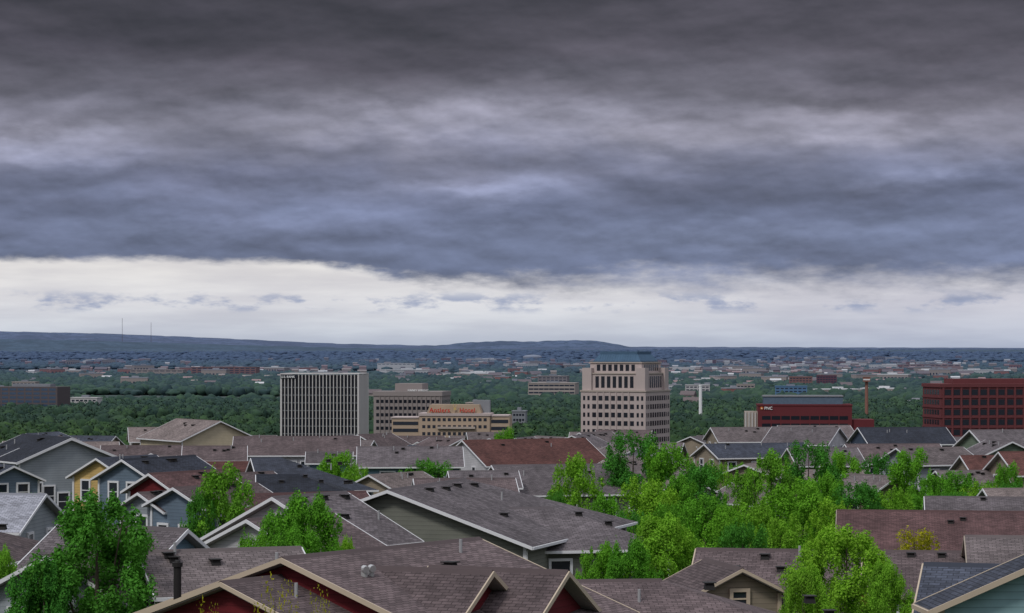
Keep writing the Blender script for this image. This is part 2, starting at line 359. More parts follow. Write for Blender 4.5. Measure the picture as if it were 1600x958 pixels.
# --- rows further along the mesa
for d0, n, jit in ((205, 10, 12), (228, 12, 10), (252, 13, 10), (276, 14, 10), (300, 14, 8), (318, 12, 8), (345, 13, 8), (370, 15, 8), (396, 17, 8), (420, 18, 6)):
    for i in range(n):
        d = d0 + random.uniform(-jit, jit)
        b = -20 + (i + .5) * 1660 / n + random.uniform(-35, 35)
        small = d0 < 310
        if 300 < d0 < 340 and (680 < b < 930 or 300 < b < 440 or b > 1270): continue
        xx = (b - 800)/F*d
        if small and min((xx - hx)**2 + (d + 2 - hy)**2 for hx, hy in HC) < 10.0**2: continue
        L = random.uniform(5, 7.5) if small else random.uniform(6, 9.5); a = random.choice([80, 84, 76, -78, -84, 35, -35, 20, -20])
        hgt = random.uniform(6.8, 8.4) if small else random.uniform(8.4, 10.2)
        l = HR + (H - (gz(d) + hgt)) * F / d
        wl = random.choice(['tan', 'tan', 'cream', 'white', 'grey', 'greygreen', 'bluegrey', 'white', 'tan']); rf = random.choice(['brown', 'taupe', 'greybrown', 'beige', 'taupe', 'beige', 'slate', 'greybrown']); Wd = random.uniform(5.5, 7.5) if small else random.uniform(7, 10)
        bl = [B((b, l, d), a, Wd, L, wl, rf, random.uniform(.36, .48))]
        if abs(a) > 60 and random.random() < .8:
            d2 = d - Wd/2 - 1.2; bb = b + math.copysign(random.uniform(2, L-2), a)/d*F
            l2 = HR + (H - (gz(d) + hgt - .7)) * F / d2
            bl.append(B((bb, l2, d2), random.uniform(-14, 14), random.uniform(3.6, 5), Wd/2+1, wl, rf, .55, vents=[]))
        house(bl)

# ------------------------------------------------------------ trees
def leafmat(name, c, ylw=0.0):
    m = bpy.data.materials.new(name); m.use_nodes = True; nt = NT(m.node_tree); m.node_tree.nodes.clear()
    g = nt.n.new('ShaderNodeNewGeometry'); rnd = g.outputs['Random Per Island']
    o = nt.n.new('ShaderNodeTexCoord').outputs['Object']; n = nt.noise(o, .8, 3, .6)
    oi = nt.n.new('ShaderNodeObjectInfo').outputs['Random']
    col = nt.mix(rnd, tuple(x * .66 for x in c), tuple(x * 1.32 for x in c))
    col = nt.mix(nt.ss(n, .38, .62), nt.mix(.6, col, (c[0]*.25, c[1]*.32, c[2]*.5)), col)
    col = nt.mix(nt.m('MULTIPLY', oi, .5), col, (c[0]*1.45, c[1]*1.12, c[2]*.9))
    d = nt.n.new('ShaderNodeBsdfDiffuse'); t = nt.n.new('ShaderNodeBsdfTranslucent'); nt.put(d.inputs[0], col); nt.put(t.inputs[0], nt.mix(1, col, (1.0, 1.15, .55), 'MULTIPLY'))
    mx = nt.n.new('ShaderNodeMixShader'); mx.inputs[0].default_value = .34
    nt.l.new(d.outputs[0], mx.inputs[1]); nt.l.new(t.outputs[0], mx.inputs[2])
    out = nt.n.new('ShaderNodeOutputMaterial'); nt.l.new(mx.outputs[0], out.inputs[0]); return m
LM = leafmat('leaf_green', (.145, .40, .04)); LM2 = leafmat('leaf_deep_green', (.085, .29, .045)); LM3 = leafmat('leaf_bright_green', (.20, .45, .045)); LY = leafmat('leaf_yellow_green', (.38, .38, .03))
M_bark = plain('bark', (.09, .07, .055), .95, .4, 3)

def quads_from(C, Nn, size, rg):
    n = len(C); rv = rg.normal(size=(n, 3)); t = np.cross(Nn, rv); t /= np.linalg.norm(t, axis=1, keepdims=True) + 1e-9
    b = np.cross(Nn, t); s = size[:, None]
    V = np.stack([C - t*s*1.0, C - b*s*.62 + t*s*.1, C + t*s*1.0, C + b*s*.62 + t*s*.1], 1).reshape(-1, 3)
    return V, np.arange(4 * n).reshape(n, 4)
def prof(t, r, pk): return r * max(.1, 1 - abs((t - pk)/(.62 if t < pk else 1.03 - pk))**2.4)**.58
def crown(name, seed, n=15000, leaf=.10, mat=None, K=85, top=1.0, z0=.18, pk=.42, big=1.0):
    rg = np.random.default_rng(seed); h = 10.0; r = 3.0
    cs = []; ph = rg.uniform(0, 6.28, 4)
    limbs = []
    for i in range(int(rg.integers(9, 13))):
        th = rg.uniform(0, 6.283); t = rg.uniform(.15, .9); rad = prof(t, r, pk) * rg.uniform(.45, .8)
        limbs.append((rad*math.cos(th), rad*math.sin(th), h*(z0 + (.92 - z0)*t), rg.uniform(.8, 1.4)))
    limbs.append((0, 0, h*.84, .9)); limbs.append((0, 0, h*.55, 1.7)); limbs.append((.2, 0, h*.38, 1.8))
    for i in range(K):
        if rg.uniform() < .4:
            l = limbs[rg.integers(len(limbs))]; d = rg.normal(size=3); d /= np.linalg.norm(d); d *= rg.uniform(.3, 1) * l[3]
            cs.append((l[0]+d[0], l[1]+d[1], min(l[2]+d[2]*1.1, h*.94), rg.uniform(.38, .7)*big, 1.05))
        else:
            t = (i % 40 + rg.uniform()) / 40; th = rg.uniform(0, 6.283)
            lob = 1 + .17 * math.sin(3*th + ph[0] + 3*t) + .12 * math.sin(5*th + ph[1] - 4*t)
            rad = prof(t, r, pk) * lob * (rg.uniform(.2, 1) ** .42) * .88
            cs.append((rad*math.cos(th), rad*math.sin(th), h*(z0 + (.94 - z0)*t), rg.uniform(.4, .75)*big, 1.05))
    for i in range(int(60 * top)):
        t = rg.uniform(.05, .98); th = rg.uniform(0, 6.283)
        rad = prof(t, r, pk) * rg.uniform(.5, 1.06); cs.append((rad*math.cos(th)*.96, rad*math.sin(th)*.96, h*(z0 + (.95 - z0)*t), rg.uniform(.18, .32), rg.uniform(1.6, 3.0)))
    cs = np.array(cs); w = cs[:, 3]**2 * cs[:, 4]**.7; w /= w.sum()
    idx = rg.choice(len(cs), size=n, p=w); c = cs[idx]; m = len(idx)
    d = rg.normal(size=(m, 3)); d /= np.linalg.norm(d, axis=1, keepdims=True)
    rr = rg.uniform(0, 1, m) ** .45 * (1 + .3 * (rg.uniform(0, 1, m) > .88))
    off = d * (rr * c[:, 3])[:, None]; off[:, 2] *= c[:, 4]
    tp = np.clip(1 - np.maximum(off[:, 2], 0) / (c[:, 3]*c[:, 4] + 1e-6) * .6, .2, 1); off[:, 0] *= tp; off[:, 1] *= tp
    P = c[:, :3] + off
    Nn = d * .8 + rg.normal(size=(m, 3)) * .45 + np.array([0, 0, .35]); Nn /= np.linalg.norm(Nn, axis=1, keepdims=True)
    V, q = quads_from(P, Nn, leaf * rg.uniform(.65, 1.35, m), rg)
    cm = fastmesh(name + '_crown', V, q, mat or LM)
    mb = MB(); mb.tube([(0, 0, -.8), (.05, 0, 1.4), (0, .08, 3.6), (.08, 0, 6.2), (0, 0, 8.8)], [.2, .16, .12, .07, .02], 9)
    for e in limbs:
        zs = max(1.3, e[2]*.5); p1 = (e[0]*.45, e[1]*.45, zs + (e[2]-zs)*.35)
        mb.tube([(0, 0, zs), p1, (e[0]*1.1 + .05, e[1]*1.1, e[2] + .5)], [.09, .05, .015], 6)
    return cm, mb.mesh(name + '_trunk', M_bark)
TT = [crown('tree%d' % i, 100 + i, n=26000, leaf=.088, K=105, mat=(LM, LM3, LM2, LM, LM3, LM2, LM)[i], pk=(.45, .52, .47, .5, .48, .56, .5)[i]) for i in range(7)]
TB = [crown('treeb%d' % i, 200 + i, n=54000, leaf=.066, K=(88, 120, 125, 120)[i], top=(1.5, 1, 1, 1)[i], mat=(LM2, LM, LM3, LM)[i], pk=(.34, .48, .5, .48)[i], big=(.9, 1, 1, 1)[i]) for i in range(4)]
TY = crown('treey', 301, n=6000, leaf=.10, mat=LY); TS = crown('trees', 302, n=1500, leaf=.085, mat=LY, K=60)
tcount = 0
def tree(b, top, w, d, kind=None, label=None):
    global tcount; tcount += 1
    p = pixel_to_world(b, top, d); g = gz(d); h = p.z - g; wm = w / F * d
    pool = TB[1:] if d < 130 else TT
    cm, tm = {'y': TY, 's': TS, 'd': TB[0], 'm': TB[1], 'b': TB[2]}.get(kind) or pool[tcount % len(pool)]
    root = bpy.data.objects.new('tree', None); COL.objects.link(root); root.location = (p.x, d, g - .1)
    root.rotation_euler = (0, 0, random.uniform(0, 6.28)); root.scale = (wm/5.6, wm/5.6, h/9.8)
    root['category'] = 'tree'; root['group'] = 'leafy trees among the houses'
    root['label'] = label or ({'y': "yellow green deciduous tree in fresh spring leaf", 's': "thin young tree with sparse yellow green leaves"}.get(kind) or "leafy green deciduous tree growing between the houses")
    obj('trunk', tm, root); obj('crown', cm, root)
tree(150, 764, 235, 86, 'd', "large green tree with ragged spiky crown"); tree(68, 866, 120, 84, 'd'); tree(232, 856, 110, 90, 'd')
tree(474, 766, 150, 101, 'm', "leafy tree between the white house roofs"); tree(396, 828, 105, 98, 'm'); tree(445, 820, 120, 99, 'm'); tree(1322, 820, 175, 92, 'b', "full bright green tree beside brown roof"); tree(1258, 880, 90, 88, 'b'); tree(1388, 872, 90, 90, 'b')
tl = [(5, 850, 75, 92), (350, 725, 112, 144), (312, 762, 60, 143),
 (535, 838, 70, 104), (527, 705, 90, 240), (560, 722, 60, 235), (662, 712, 85, 245), (790, 667, 52, 330),
 (900, 710, 100, 172), (990, 673, 108, 215), (1048, 692, 90, 205), (950, 770, 82, 150), (1012, 738, 112, 172), (1088, 716, 98, 192), (1100, 772, 115, 158),
 (1205, 704, 98, 190), (1264, 688, 95, 212), (1245, 748, 120, 160), (1312, 703, 85, 222), (1172, 770, 95, 150), (1345, 746, 98, 178), (1140, 788, 95, 146), (1300, 778, 92, 152),
 (1374, 708, 72, 232), (1424, 700, 85, 215), (1464, 738, 76, 200), (1395, 754, 86, 182), (1040, 800, 155, 104), (940, 846, 100, 102), (985, 838, 100, 101), (1088, 842, 80, 104),
 (1500, 735, 72, 228), (1572, 722, 68, 212), (1535, 748, 82, 200), (1590, 745, 60, 196), (55, 770, 60, 190), (15, 765, 50, 200),
 (870, 765, 50, 165), (1440, 768, 80, 190), (1058, 740, 80, 188), (1220, 797, 90, 142), (1500, 760, 60, 195), (620, 735, 45, 236),
 (1165, 732, 78, 200), (990, 797, 82, 140), (1050, 786, 90, 150), (1290, 738, 74, 200), (1120, 714, 56, 230), (1160, 805, 90, 130)]
for t in tl: tree(*t)
tree(1428, 822, 115, 128, 'y'); tree(430, 888, 95, 63, 's'); tree(497, 905, 70, 62, 's'); tree(322, 925, 60, 64, 's')
for i in range(36):
    d = random.uniform(250, 430); tree(random.uniform(0, 1600), HR + (H - gz(d) - random.uniform(5.5, 8.6))*F/d, random.uniform(28, 48), d)

# ------------------------------------------------------------ ground
def ground_mat():
    m, nt, b = newmat('ground'); g = nt.n.new('ShaderNodeNewGeometry').outputs['Position']
    n1 = nt.noise(g, .02, 6, .6); n2 = nt.noise(g, .0016, 5, .6); n3 = nt.noise(g, .3, 5, .6)
    c = nt.mix(nt.ss(n1, .4, .6), (.032, .062, .024), (.075, .083, .05)); c = nt.mix(nt.ss(n2, .45, .62), c, (.028, .052, .024))
    c = nt.mix(nt.m('MULTIPLY', n3, .4), c, (.04, .05, .03)); nt.put(b.inputs['Base Color'], paint_haze(nt, c)); return m
ys = np.concatenate([np.arange(-150, 500, 12), np.geomspace(500, 34000, 120)])
us = np.linspace(-1, 1, 81)
Y, U = np.meshgrid(ys, us, indexing='ij'); X = U * (.42 * (Y + 150) + 160)
Z = gza(Y) + .25 * np.sin(X*.07) * np.cos(Y*.05) * (Y < 1000)
V = np.stack([X, Y, Z], -1).reshape(-1, 3); nx = len(us); ny = len(ys)
ii = (np.arange(ny-1)[:, None] * nx + np.arange(nx-1)[None]).ravel()
obj('ground', fastmesh('ground', V, np.stack([ii, ii+1, ii+nx+1, ii+nx], 1), ground_mat(), True), kind='structure', label='wide plain falling away from the hillside')
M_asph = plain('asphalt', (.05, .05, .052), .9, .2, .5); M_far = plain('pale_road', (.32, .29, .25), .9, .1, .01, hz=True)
def strip(name, pts, w, mat, dz=.05):
    V = []; fs = []
    for i, (x, y) in enumerate(pts):
        q = Vector(pts[min(i+1, len(pts)-1)]) - Vector(pts[max(i-1, 0)]); n = Vector((-q.y, q.x)).normalized() * w/2
        for s in (-1, 1): V.append((x + s*n.x, y + s*n.y, gz(y) + dz))
    for i in range(len(pts)-1): fs.append((2*i, 2*i+1, 2*i+3, 2*i+2))
    obj(name, mkmesh(name, V, fs, mat), kind='structure', label=name + ' running through the neighbourhood')
strip('road', [(x, 138 + .04*x) for x in range(-60, 61, 6)], 7, M_asph, .35)
strip('road', [(x, 262 + .03*x) for x in range(-90, 91, 6)], 7, M_asph, .35)
strip('avenue', [(560 + (y-8000)*.055 , y) for y in range(8000, 12600, 200)], 46, M_far, 2.5)

# hills
def hill(name, prof_, dist, depth, c, label, s1=.0030, s2=.016):  # c has the hazy blue of distance painted into the base colour
    m, nt, b = newmat(name); g = nt.n.new('ShaderNodeNewGeometry').outputs['Position']
    n = nt.noise(g, s1, 8, .65); n2 = nt.noise(g, s2, 6, .7)
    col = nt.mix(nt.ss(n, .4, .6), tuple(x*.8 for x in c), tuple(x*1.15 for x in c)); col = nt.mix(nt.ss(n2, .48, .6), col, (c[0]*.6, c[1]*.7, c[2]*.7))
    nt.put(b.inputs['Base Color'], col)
    px = np.linspace(prof_[0][0], prof_[-1][0], 300); py = np.interp(px, [p[0] for p in prof_], [p[1] for p in prof_])
    py = py + .35*np.sin(px*.11) + .25*np.sin(px*.27+1)
    rows = []
    for t, hf in ((0, 0), (.25, .2), (.5, .45), (.75, .75), (1, 1), (1.4, 1), (2.4, .0)):
        y = dist + depth * (t - 1) + 0*px; x = (px - 800)/F * dist; ztop = H - (py - HR)/F * dist; zb = gza(y) - 3
        wob = 1 + .12*np.sin(px*.06 + t*5) * (t < .9); rows.append(np.stack([x, y, zb + (ztop - zb)*hf*wob**(1 if hf < 1 else 0)], -1))
    V = np.array(rows).reshape(-1, 3); nx = len(px)
    ii = (np.arange(len(rows)-1)[:, None]*nx + np.arange(nx-1)[None]).ravel()
    obj(name, fastmesh(name, V, np.stack([ii, ii+1, ii+nx+1, ii+nx], 1), m, True), kind='structure', label=label)
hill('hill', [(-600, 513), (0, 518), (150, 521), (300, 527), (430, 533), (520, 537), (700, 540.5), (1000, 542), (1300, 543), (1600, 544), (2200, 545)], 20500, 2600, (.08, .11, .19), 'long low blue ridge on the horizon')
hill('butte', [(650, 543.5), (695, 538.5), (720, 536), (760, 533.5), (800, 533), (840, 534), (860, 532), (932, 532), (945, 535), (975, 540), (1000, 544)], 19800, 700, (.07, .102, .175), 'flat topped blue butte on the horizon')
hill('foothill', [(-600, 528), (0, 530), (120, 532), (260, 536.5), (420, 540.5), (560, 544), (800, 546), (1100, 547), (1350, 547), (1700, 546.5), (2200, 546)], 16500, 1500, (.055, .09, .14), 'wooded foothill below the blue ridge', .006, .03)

# ------------------------------------------------------------ woodland on the plain
KEEP = []
def woodmat():
    m, nt, b = newmat('woodland'); g = nt.n.new('ShaderNodeNewGeometry')
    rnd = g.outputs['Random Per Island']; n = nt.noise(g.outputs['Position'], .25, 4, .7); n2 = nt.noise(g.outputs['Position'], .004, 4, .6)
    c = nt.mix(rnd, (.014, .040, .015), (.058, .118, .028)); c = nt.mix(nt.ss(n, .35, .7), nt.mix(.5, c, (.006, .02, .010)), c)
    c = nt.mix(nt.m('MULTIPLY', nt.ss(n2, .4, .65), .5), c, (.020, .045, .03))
    nt.put(b.inputs['Base Color'], paint_haze(nt, c)); return m
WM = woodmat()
def ico(sub):
    bm = bmesh.new(); bmesh.ops.create_icosphere(bm, subdivisions=sub, radius=1); V = np.array([v.co[:] for v in bm.verts]); Fc = np.array([[v.index for v in f.verts] for f in bm.faces]); bm.free(); return V, Fc
def pn(x, y, s):
    return (np.sin(x*s + 1.3*np.sin(y*s*.7)) + np.sin(y*s*1.3 + 1.7*np.sin(x*s*.9 + 2)) + np.sin((x+y)*s*.6 + 4))/3
def wood(name, y0, y1, N, r0, r1, h0, h1, sub, thr, leaves=0, label='', s=.006, tail=1.0):
    rg = np.random.default_rng(int(y0))
    y = np.sqrt(rg.uniform(y0**2, y1**2, N)); x = rg.uniform(-1, 1, N) * (y*.225 + 30)
    k = pn(x, y, s) > thr
    for kx, ky, kr, kf in KEEP: k &= (np.abs(x-kx) > kr) | (y > ky + kr*1.1) | (y < ky - kf)
    x, y = x[k], y[k]; n = len(x)
    r = rg.uniform(r0, r1, n); h = rg.uniform(h0, h1, n); V0, F0 = ico(sub); nv = len(V0)
    P = V0[None] * (1 + rg.uniform(-.28, .28, (n, nv, 1)))
    P = P * np.stack([r, r, h*.55], -1)[:, None] * (.86 if leaves else 1); P[:, :, 2] += (h*.45)[:, None]
    P += np.stack([x, y, gza(y)], -1)[:, None]
    obj(name, fastmesh(name, P.reshape(-1, 3), (F0[None] + (np.arange(n)*nv)[:, None, None]).reshape(-1, 3), WM), kind='stuff', label=label)
    if leaves:
        d = rg.normal(size=(n, leaves, 3)); d /= np.linalg.norm(d, axis=2, keepdims=True); d[:, :, 2] = np.abs(d[:, :, 2])*1.1 - .15
        C = d * (rg.uniform(.82, 1.1, (n, leaves, 1))) * np.stack([r, r, h*.55], -1)[:, None]; C[:, :, 2] += (h*.45)[:, None]; C += np.stack([x, y, gza(y)], -1)[:, None]
        C = C.reshape(-1, 3); Nn = d.reshape(-1, 3) + rg.normal(size=C.shape)*.5; Nn /= np.linalg.norm(Nn, axis=1, keepdims=True)
        V, q = quads_from(C, Nn, rg.uniform(.6, 1.3, len(C)), rg)
        obj('foliage', fastmesh('foliage', V, q, WM), kind='stuff', label='leaf masses of the wooded plain')

# ------------------------------------------------------------ city buildings
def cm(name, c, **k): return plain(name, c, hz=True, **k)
C_white = cm('concrete_white', (.55, .53, .52), scale=.08, var=.1); C_dark = cm('dark_glass', (.014, .016, .024), rough=.2, spec=.4)
C_win = cm('grey_glass', (.03, .034, .048), rough=.2, spec=.4)
C_tan = cm('stone_tan', (.40, .34, .30), scale=.1, var=.12); C_pink = cm('granite_pink', (.46, .385, .37), scale=.1, var=.12); C_taupe = cm('precast_taupe', (.27, .235, .23), scale=.1, var=.12)
C_sand = cm('stucco_sand', (.42, .32, .24), scale=.1, var=.12); C_brownr = cm('bronze_mansard', (.33, .25, .18), scale=.2); C_teal = cm('copper_green', (.065, .12, .19), scale=.3)
C_red = cm('brick_red', (.13, .028, .034), scale=.1, var=.15); C_mar = cm('brick_maroon', (.14, .042, .046), scale=.1, var=.15); C_grey = cm('roof_grey', (.22, .23, .25), scale=.1); C_blue = cm('panel_blue', (.10, .20, .34)); C_bt = cm('band_blue_teal', (.10, .145, .20))
C_ora = cm('brick_orange', (.26, .12, .085)); C_glb = cm('blue_glass', (.04, .07, .12), rough=.15, spec=.6); C_brown = cm('brick_brown', (.11, .085, .08))
C_sred = cm('sign_red', (.5, .008, .008), var=.03); C_sw = cm('sign_white', (.8, .8, .8), var=.03); C_so = cm('sign_orange', (.55, .17, .03), var=.03); C_gold = cm('sign_gold', (.55, .40, .16), var=.03)
T_white = cm('town_white', (.70, .70, .70), k=.85, var=.12); T_tan = cm('town_tan', (.38, .32, .28), k=.9); T_pink = cm('town_pink', (.38, .25, .23), k=.9); T_roof = cm('town_roof', (.34, .34, .37), k=.9); T_brown = cm('town_brown', (.17, .13, .12), k=.92); T_ora = cm('town_brick', (.31, .14, .11), k=.87)

def city(name, label, cat, l, r, top, d, th, D, front=None):
    t = R(th); W = ((r - l)*d/F - D*abs(math.sin(t))) / math.cos(t); px = (l + r)/2
    c = pixel_to_world(px, top, d); g = gz(d) - .5; root = bpy.data.objects.new(name, None); COL.objects.link(root)
    root.location = (c.x, d, g); root.rotation_euler = (0, 0, t); root['label'] = label; root['category'] = cat
    KEEP.append((c.x, d, max(W, D)*.6 + 6, front if front else max(W, D)*1.2)); return root, W, c.z - g
def part(root, name, x0, x1, y0, y1, z0, z1, mat, **k):
    cx, cy = (x0+x1)/2, (y0+y1)/2
    return obj(name, MB().box(x0-cx, x1-cx, y0-cy, y1-cy, 0, z1-z0).mesh(name, mat), root, (cx, cy, z0), **k)
WCNT = {}; WREST = {}
def wgrid(root, face, off, us, zs, w, h, mat=None, name='window'):
    mat = mat or C_dark; me = MB().box(-w/2, w/2, -.06, .25, -h/2, h/2).mesh(name, mat)
    for z in zs:
        for u in us:
            if face == 'F': loc, rz = (u, -off, z), 0
            elif face == 'R': loc, rz = (off, u, z), R(90)
            else: loc, rz = (-off, u, z), R(-90)
            c = WCNT.get(root.name, 0)
            if c < 95: obj(name, me, root, loc, rz); WCNT[root.name] = c + 1
            else:
                mb = WREST.setdefault(root.name, (root, MB(), mat))[1]
                if face == 'F': mb.box(u-w/2, u+w/2, -off-.06, -off+.25, z-h/2, z+h/2)
                elif face == 'R': mb.box(off-.25, off+.06, u-w/2, u+w/2, z-h/2, z+h/2)
                else: mb.box(-off-.06, -off+.25, u-w/2, u+w/2, z-h/2, z+h/2)
def text(root, s, size, loc, mat, name='sign', th=.3, rz=0, sx=1.0, bold=.012, sp=1.0):
    cu = bpy.data.curves.new('t', 'FONT'); cu.body = s; cu.size = size; cu.extrude = th/2; cu.offset = size*bold; cu.space_character = sp
    o = bpy.data.objects.new('t', cu); COL.objects.link(o); bpy.context.view_layer.update()
    me = bpy.data.meshes.new_from_object(o.evaluated_get(bpy.context.evaluated_depsgraph_get())); bpy.data.objects.remove(o)
    me.materials.clear(); me.materials.append(mat)
    o = obj(name, me, root, loc); o.rotation_euler = (R(90), 0, rz); o.scale = (sx, 1, 1); return o
lsp = lambda a, b, n: [a + (b-a)*(i+.5)/n for i in range(n)]

# white ribbed bank tower
r_, W, Ht = city('office_tower', 'white office tower with vertical ribs and dark glazing', 'building', 441, 574, 583, 1300, -8, 25)
D = 25; part(r_, 'core', -W/2+.8, W/2-.8, -D/2+.8, D/2-.8, 0, Ht-1, C_dark)
n = 22
for i in range(n + 1):
    x = -W/2 + .35 + (W - .7) * i / n; part(r_, 'rib', x-.19, x+.19, -D/2-.1, -D/2+.5, 0, Ht-.6, C_white)
for i in range(1, 9):
    y = -D/2 + .45 + (D-.9)*i/8; part(r_, 'rib', W/2-.9, W/2+.1, y-.8, y+.8, 0, Ht-.6, C_white)
part(r_, 'parapet', -W/2-.2, W/2+.2, -D/2-.2, D/2+.2, Ht-.45, Ht, C_white)
part(r_, 'corner_pier', -W/2-.15, -W/2+.7, -D/2-.15, -D/2+1.2, 0, Ht-.6, C_white); part(r_, 'corner_pier', W/2-.7, W/2+.15, -D/2-.15, -D/2+1.2, 0, Ht-.6, C_white)
for z in np.arange(4, Ht-4, 3.9): part(r_, 'spandrel', -W/2+.9, W/2-.9, -D/2+.52, -D/2+.78, z, z+.3, C_grey)
part(r_, 'sign_panel', -W/2+.1, -W/2+8.6, -D/2-.3, -D/2-.12, Ht-2.6, Ht-.6, C_dark)
text(r_, 'U.S. BANK', 1.6, (-W/2+.3, -D/2-.5, Ht-2.3), C_sw)
part(r_, 'penthouse', -6, 8, -4, 6, Ht, Ht+.6, C_grey)
# taupe gridded office block
r_, W, Ht = city('office_block', 'taupe precast office block with grid of square windows', 'building', 585, 703, 612, 1420, -10, 24)
D = 24; part(r_, 'wall', -W/2, W/2, -D/2, D/2, 0, Ht, C_taupe); part(r_, 'parapet', -W/2-.4, W/2+.4, -D/2-.4, D/2+.4, Ht-2.2, Ht+.3, C_taupe)
part(r_, 'penthouse', -W/2+11, W/2-12, -7, 9, Ht+.3, Ht+4.6, C_taupe); wgrid(r_, 'F', D/2, lsp(-W/2+1, W/2-1, 14), [Ht-5.2-3.7*i for i in range(9)], 1.6, 1.8)
wgrid(r_, 'R', W/2, lsp(-D/2+1, D/2-1, 6), [Ht-5.2-3.7*i for i in range(9)], 1.8, 1.7)
for u in lsp(-W/2+1, W/2-1, 14): part(r_, 'pilaster', u+1.15, u+1.5, -D/2-.5, -D/2, 0, Ht-2.4, C_taupe)
text(r_, 'KINNEY WRIGHT', 1.5, (W/2-19, -D/2-.5, Ht+.4), C_sw)
# hotel
r_, W, Ht = city('hotel', 'tan stepped hotel with bronze roof panel and red rooftop sign', 'hotel', 656, 770, 646, 1250, -4, 20)
D = 20; part(r_, 'wall', -W/2, W/2, -D/2, D/2, 0, Ht, C_sand)
o = MB().hexa([(-W/2+3.5, -D/2+1.2, 0), (W/2-4, -D/2+1.2, 0), (W/2-4, D/2-3, 0), (-W/2+3.5, D/2-3, 0), (-W/2+5, -D/2+2.2, 4.4), (W/2-5.5, -D/2+2.2, 4.4), (W/2-5.5, D/2-4, 4.4), (-W/2+5, D/2-4, 4.4)])
obj('mansard', o.mesh('mansard', C_brownr), r_, (0, 0, Ht))
part(r_, 'parapet', -W/2-.4, W/2+.4, -D/2-.4, D/2+.4, Ht-1, Ht+.3, C_pink)
part(r_, 'elevator_tower', W/2-9, W/2-1, 2, 9, Ht, Ht+6.4, C_grey)
text(r_, 'Antlers', 3.0, (-12.2, -D/2+.4, Ht+.8), C_sred, bold=.01, sp=1.12); text(r_, 'Hotel', 3.0, (2.4, -D/2+.4, Ht+.8), C_sred, bold=.01, sp=1.12)
mb = MB().hexa([(-.7, -.15, 0), (.7, -.15, 0), (.7, .15, 0), (-.7, .15, 0), (-.4, -.15, 1.2), (.4, -.15, 1.2), (.4, .15, 1.2), (-.4, .15, 1.2)])
for s in (-1, 1):
    mb.tube([(s*.3, 0, 1.2), (s*.7, 0, 2.0), (s*.6, 0, 3.0)], [.16, .12, .07], 6).tube([(s*.6, 0, 1.8), (s*1.1, 0, 2.5)], [.1, .05], 6)
obj('emblem', mb.mesh('emblem', C_gold), r_, (.2, -D/2+.4, Ht+1.9))
wgrid(r_, 'F', D/2, lsp(-W/2+1, W/2-1, 13), [Ht-2.8-3.4*i for i in range(5)], 1.5, 1.5, C_win)
part(r_, 'awning_band', -W/2+9, W/2-7, -D/2-1.2, -D/2, Ht-7.2, Ht-6.2, C_tan)
for sx, w_, dz in ((-1, 13.5, 2.2), (1, 9.5, 1.2)):
    x0, x1 = (-W/2-w_, -W/2) if sx < 0 else (W/2, W/2+w_)
    part(r_, 'wing', x0, x1 - .003, -D/2+1.0, D/2-1, 0, Ht-dz, C_sand)
    for z in (Ht-dz-3.2, Ht-dz-6.6, Ht-dz-10): part(r_, 'balcony_recess', x0+.6, x1-.6, -D/2+.85, -D/2+1.3, z, z+1.6, C_win)
    part(r_, 'wing_cornice', x0-.3, x1-.3, -D/2+.6, D/2-.8, Ht-dz, Ht-dz+.6, C_pink)
# granite tower with copper roof
r_, W, Ht = city('office_tower', 'pink granite office tower with stepped top and blue grey hipped roof', 'building', 907, 1048, 611, 1300, -25, 33)
D = 33; hw, hd = W/2, D/2
def slab(x, z0, z1, mat, name='wall'): part(r_, name, -hw+x, hw-x, -hd+x, hd-x, z0, z1, mat)
slab(0, 0, Ht, C_pink); slab(-.4, Ht-.2, Ht+.6, C_tan, 'cornice'); slab(1.8, Ht+.6, Ht+8.7, C_pink); slab(1.4, Ht+8.7, Ht+9.3, C_tan, 'cornice')
slab(3.6, Ht+9.3, Ht+14.2, C_pink); slab(3.1, Ht+14.2, Ht+14.8, C_tan, 'cornice')
for sx in (-1, 1):
    for sy in (-1, 1): part(r_, 'corner_turret', sx*(hw-3.0)-2.5, sx*(hw-3.0)+2.5, sy*(hd-3.0)-2.5, sy*(hd-3.0)+2.5, Ht+.6, Ht+11.8, C_pink)
e = 4.6; z0 = Ht+14.8
mb = MB().box(-hw+e, hw-e, -hd+e, hd-e, 0, .6); mb.hexa([(-hw+e+.3, -hd+e+.3, .6), (hw-e-.3, -hd+e+.3, .6), (hw-e-.3, hd-e-.3, .6), (-hw+e+.3, hd-e-.3, .6), (-hw+e+2.6, -hd+e+2.6, 3.8), (hw-e-2.6, -hd+e+2.6, 3.8), (hw-e-2.6, hd-e-2.6, 3.8), (-hw+e+2.6, hd-e-2.6, 3.8)])
mb.box(-hw+e+2.8, hw-e-2.8, -hd+e+2.8, hd-e-2.8, 3.8, 5.3)
for i in range(15):
    t = (i + .5)/15; x = -hw+e+2.8 + (2*hw-2*e-5.6)*t; mb.hexa([(x-.12, -hd+e+.2, .62), (x+.12, -hd+e+.2, .62), (x+.12, -hd+e+.5, .62), (x-.12, -hd+e+.5, .62), (x-.12, -hd+e+2.4, 3.9), (x+.12, -hd+e+2.4, 3.9), (x+.12, -hd+e+2.7, 3.9), (x-.12, -hd+e+2.7, 3.9)])
obj('roof', mb.mesh('roof', C_teal), r_, (0, 0, z0))
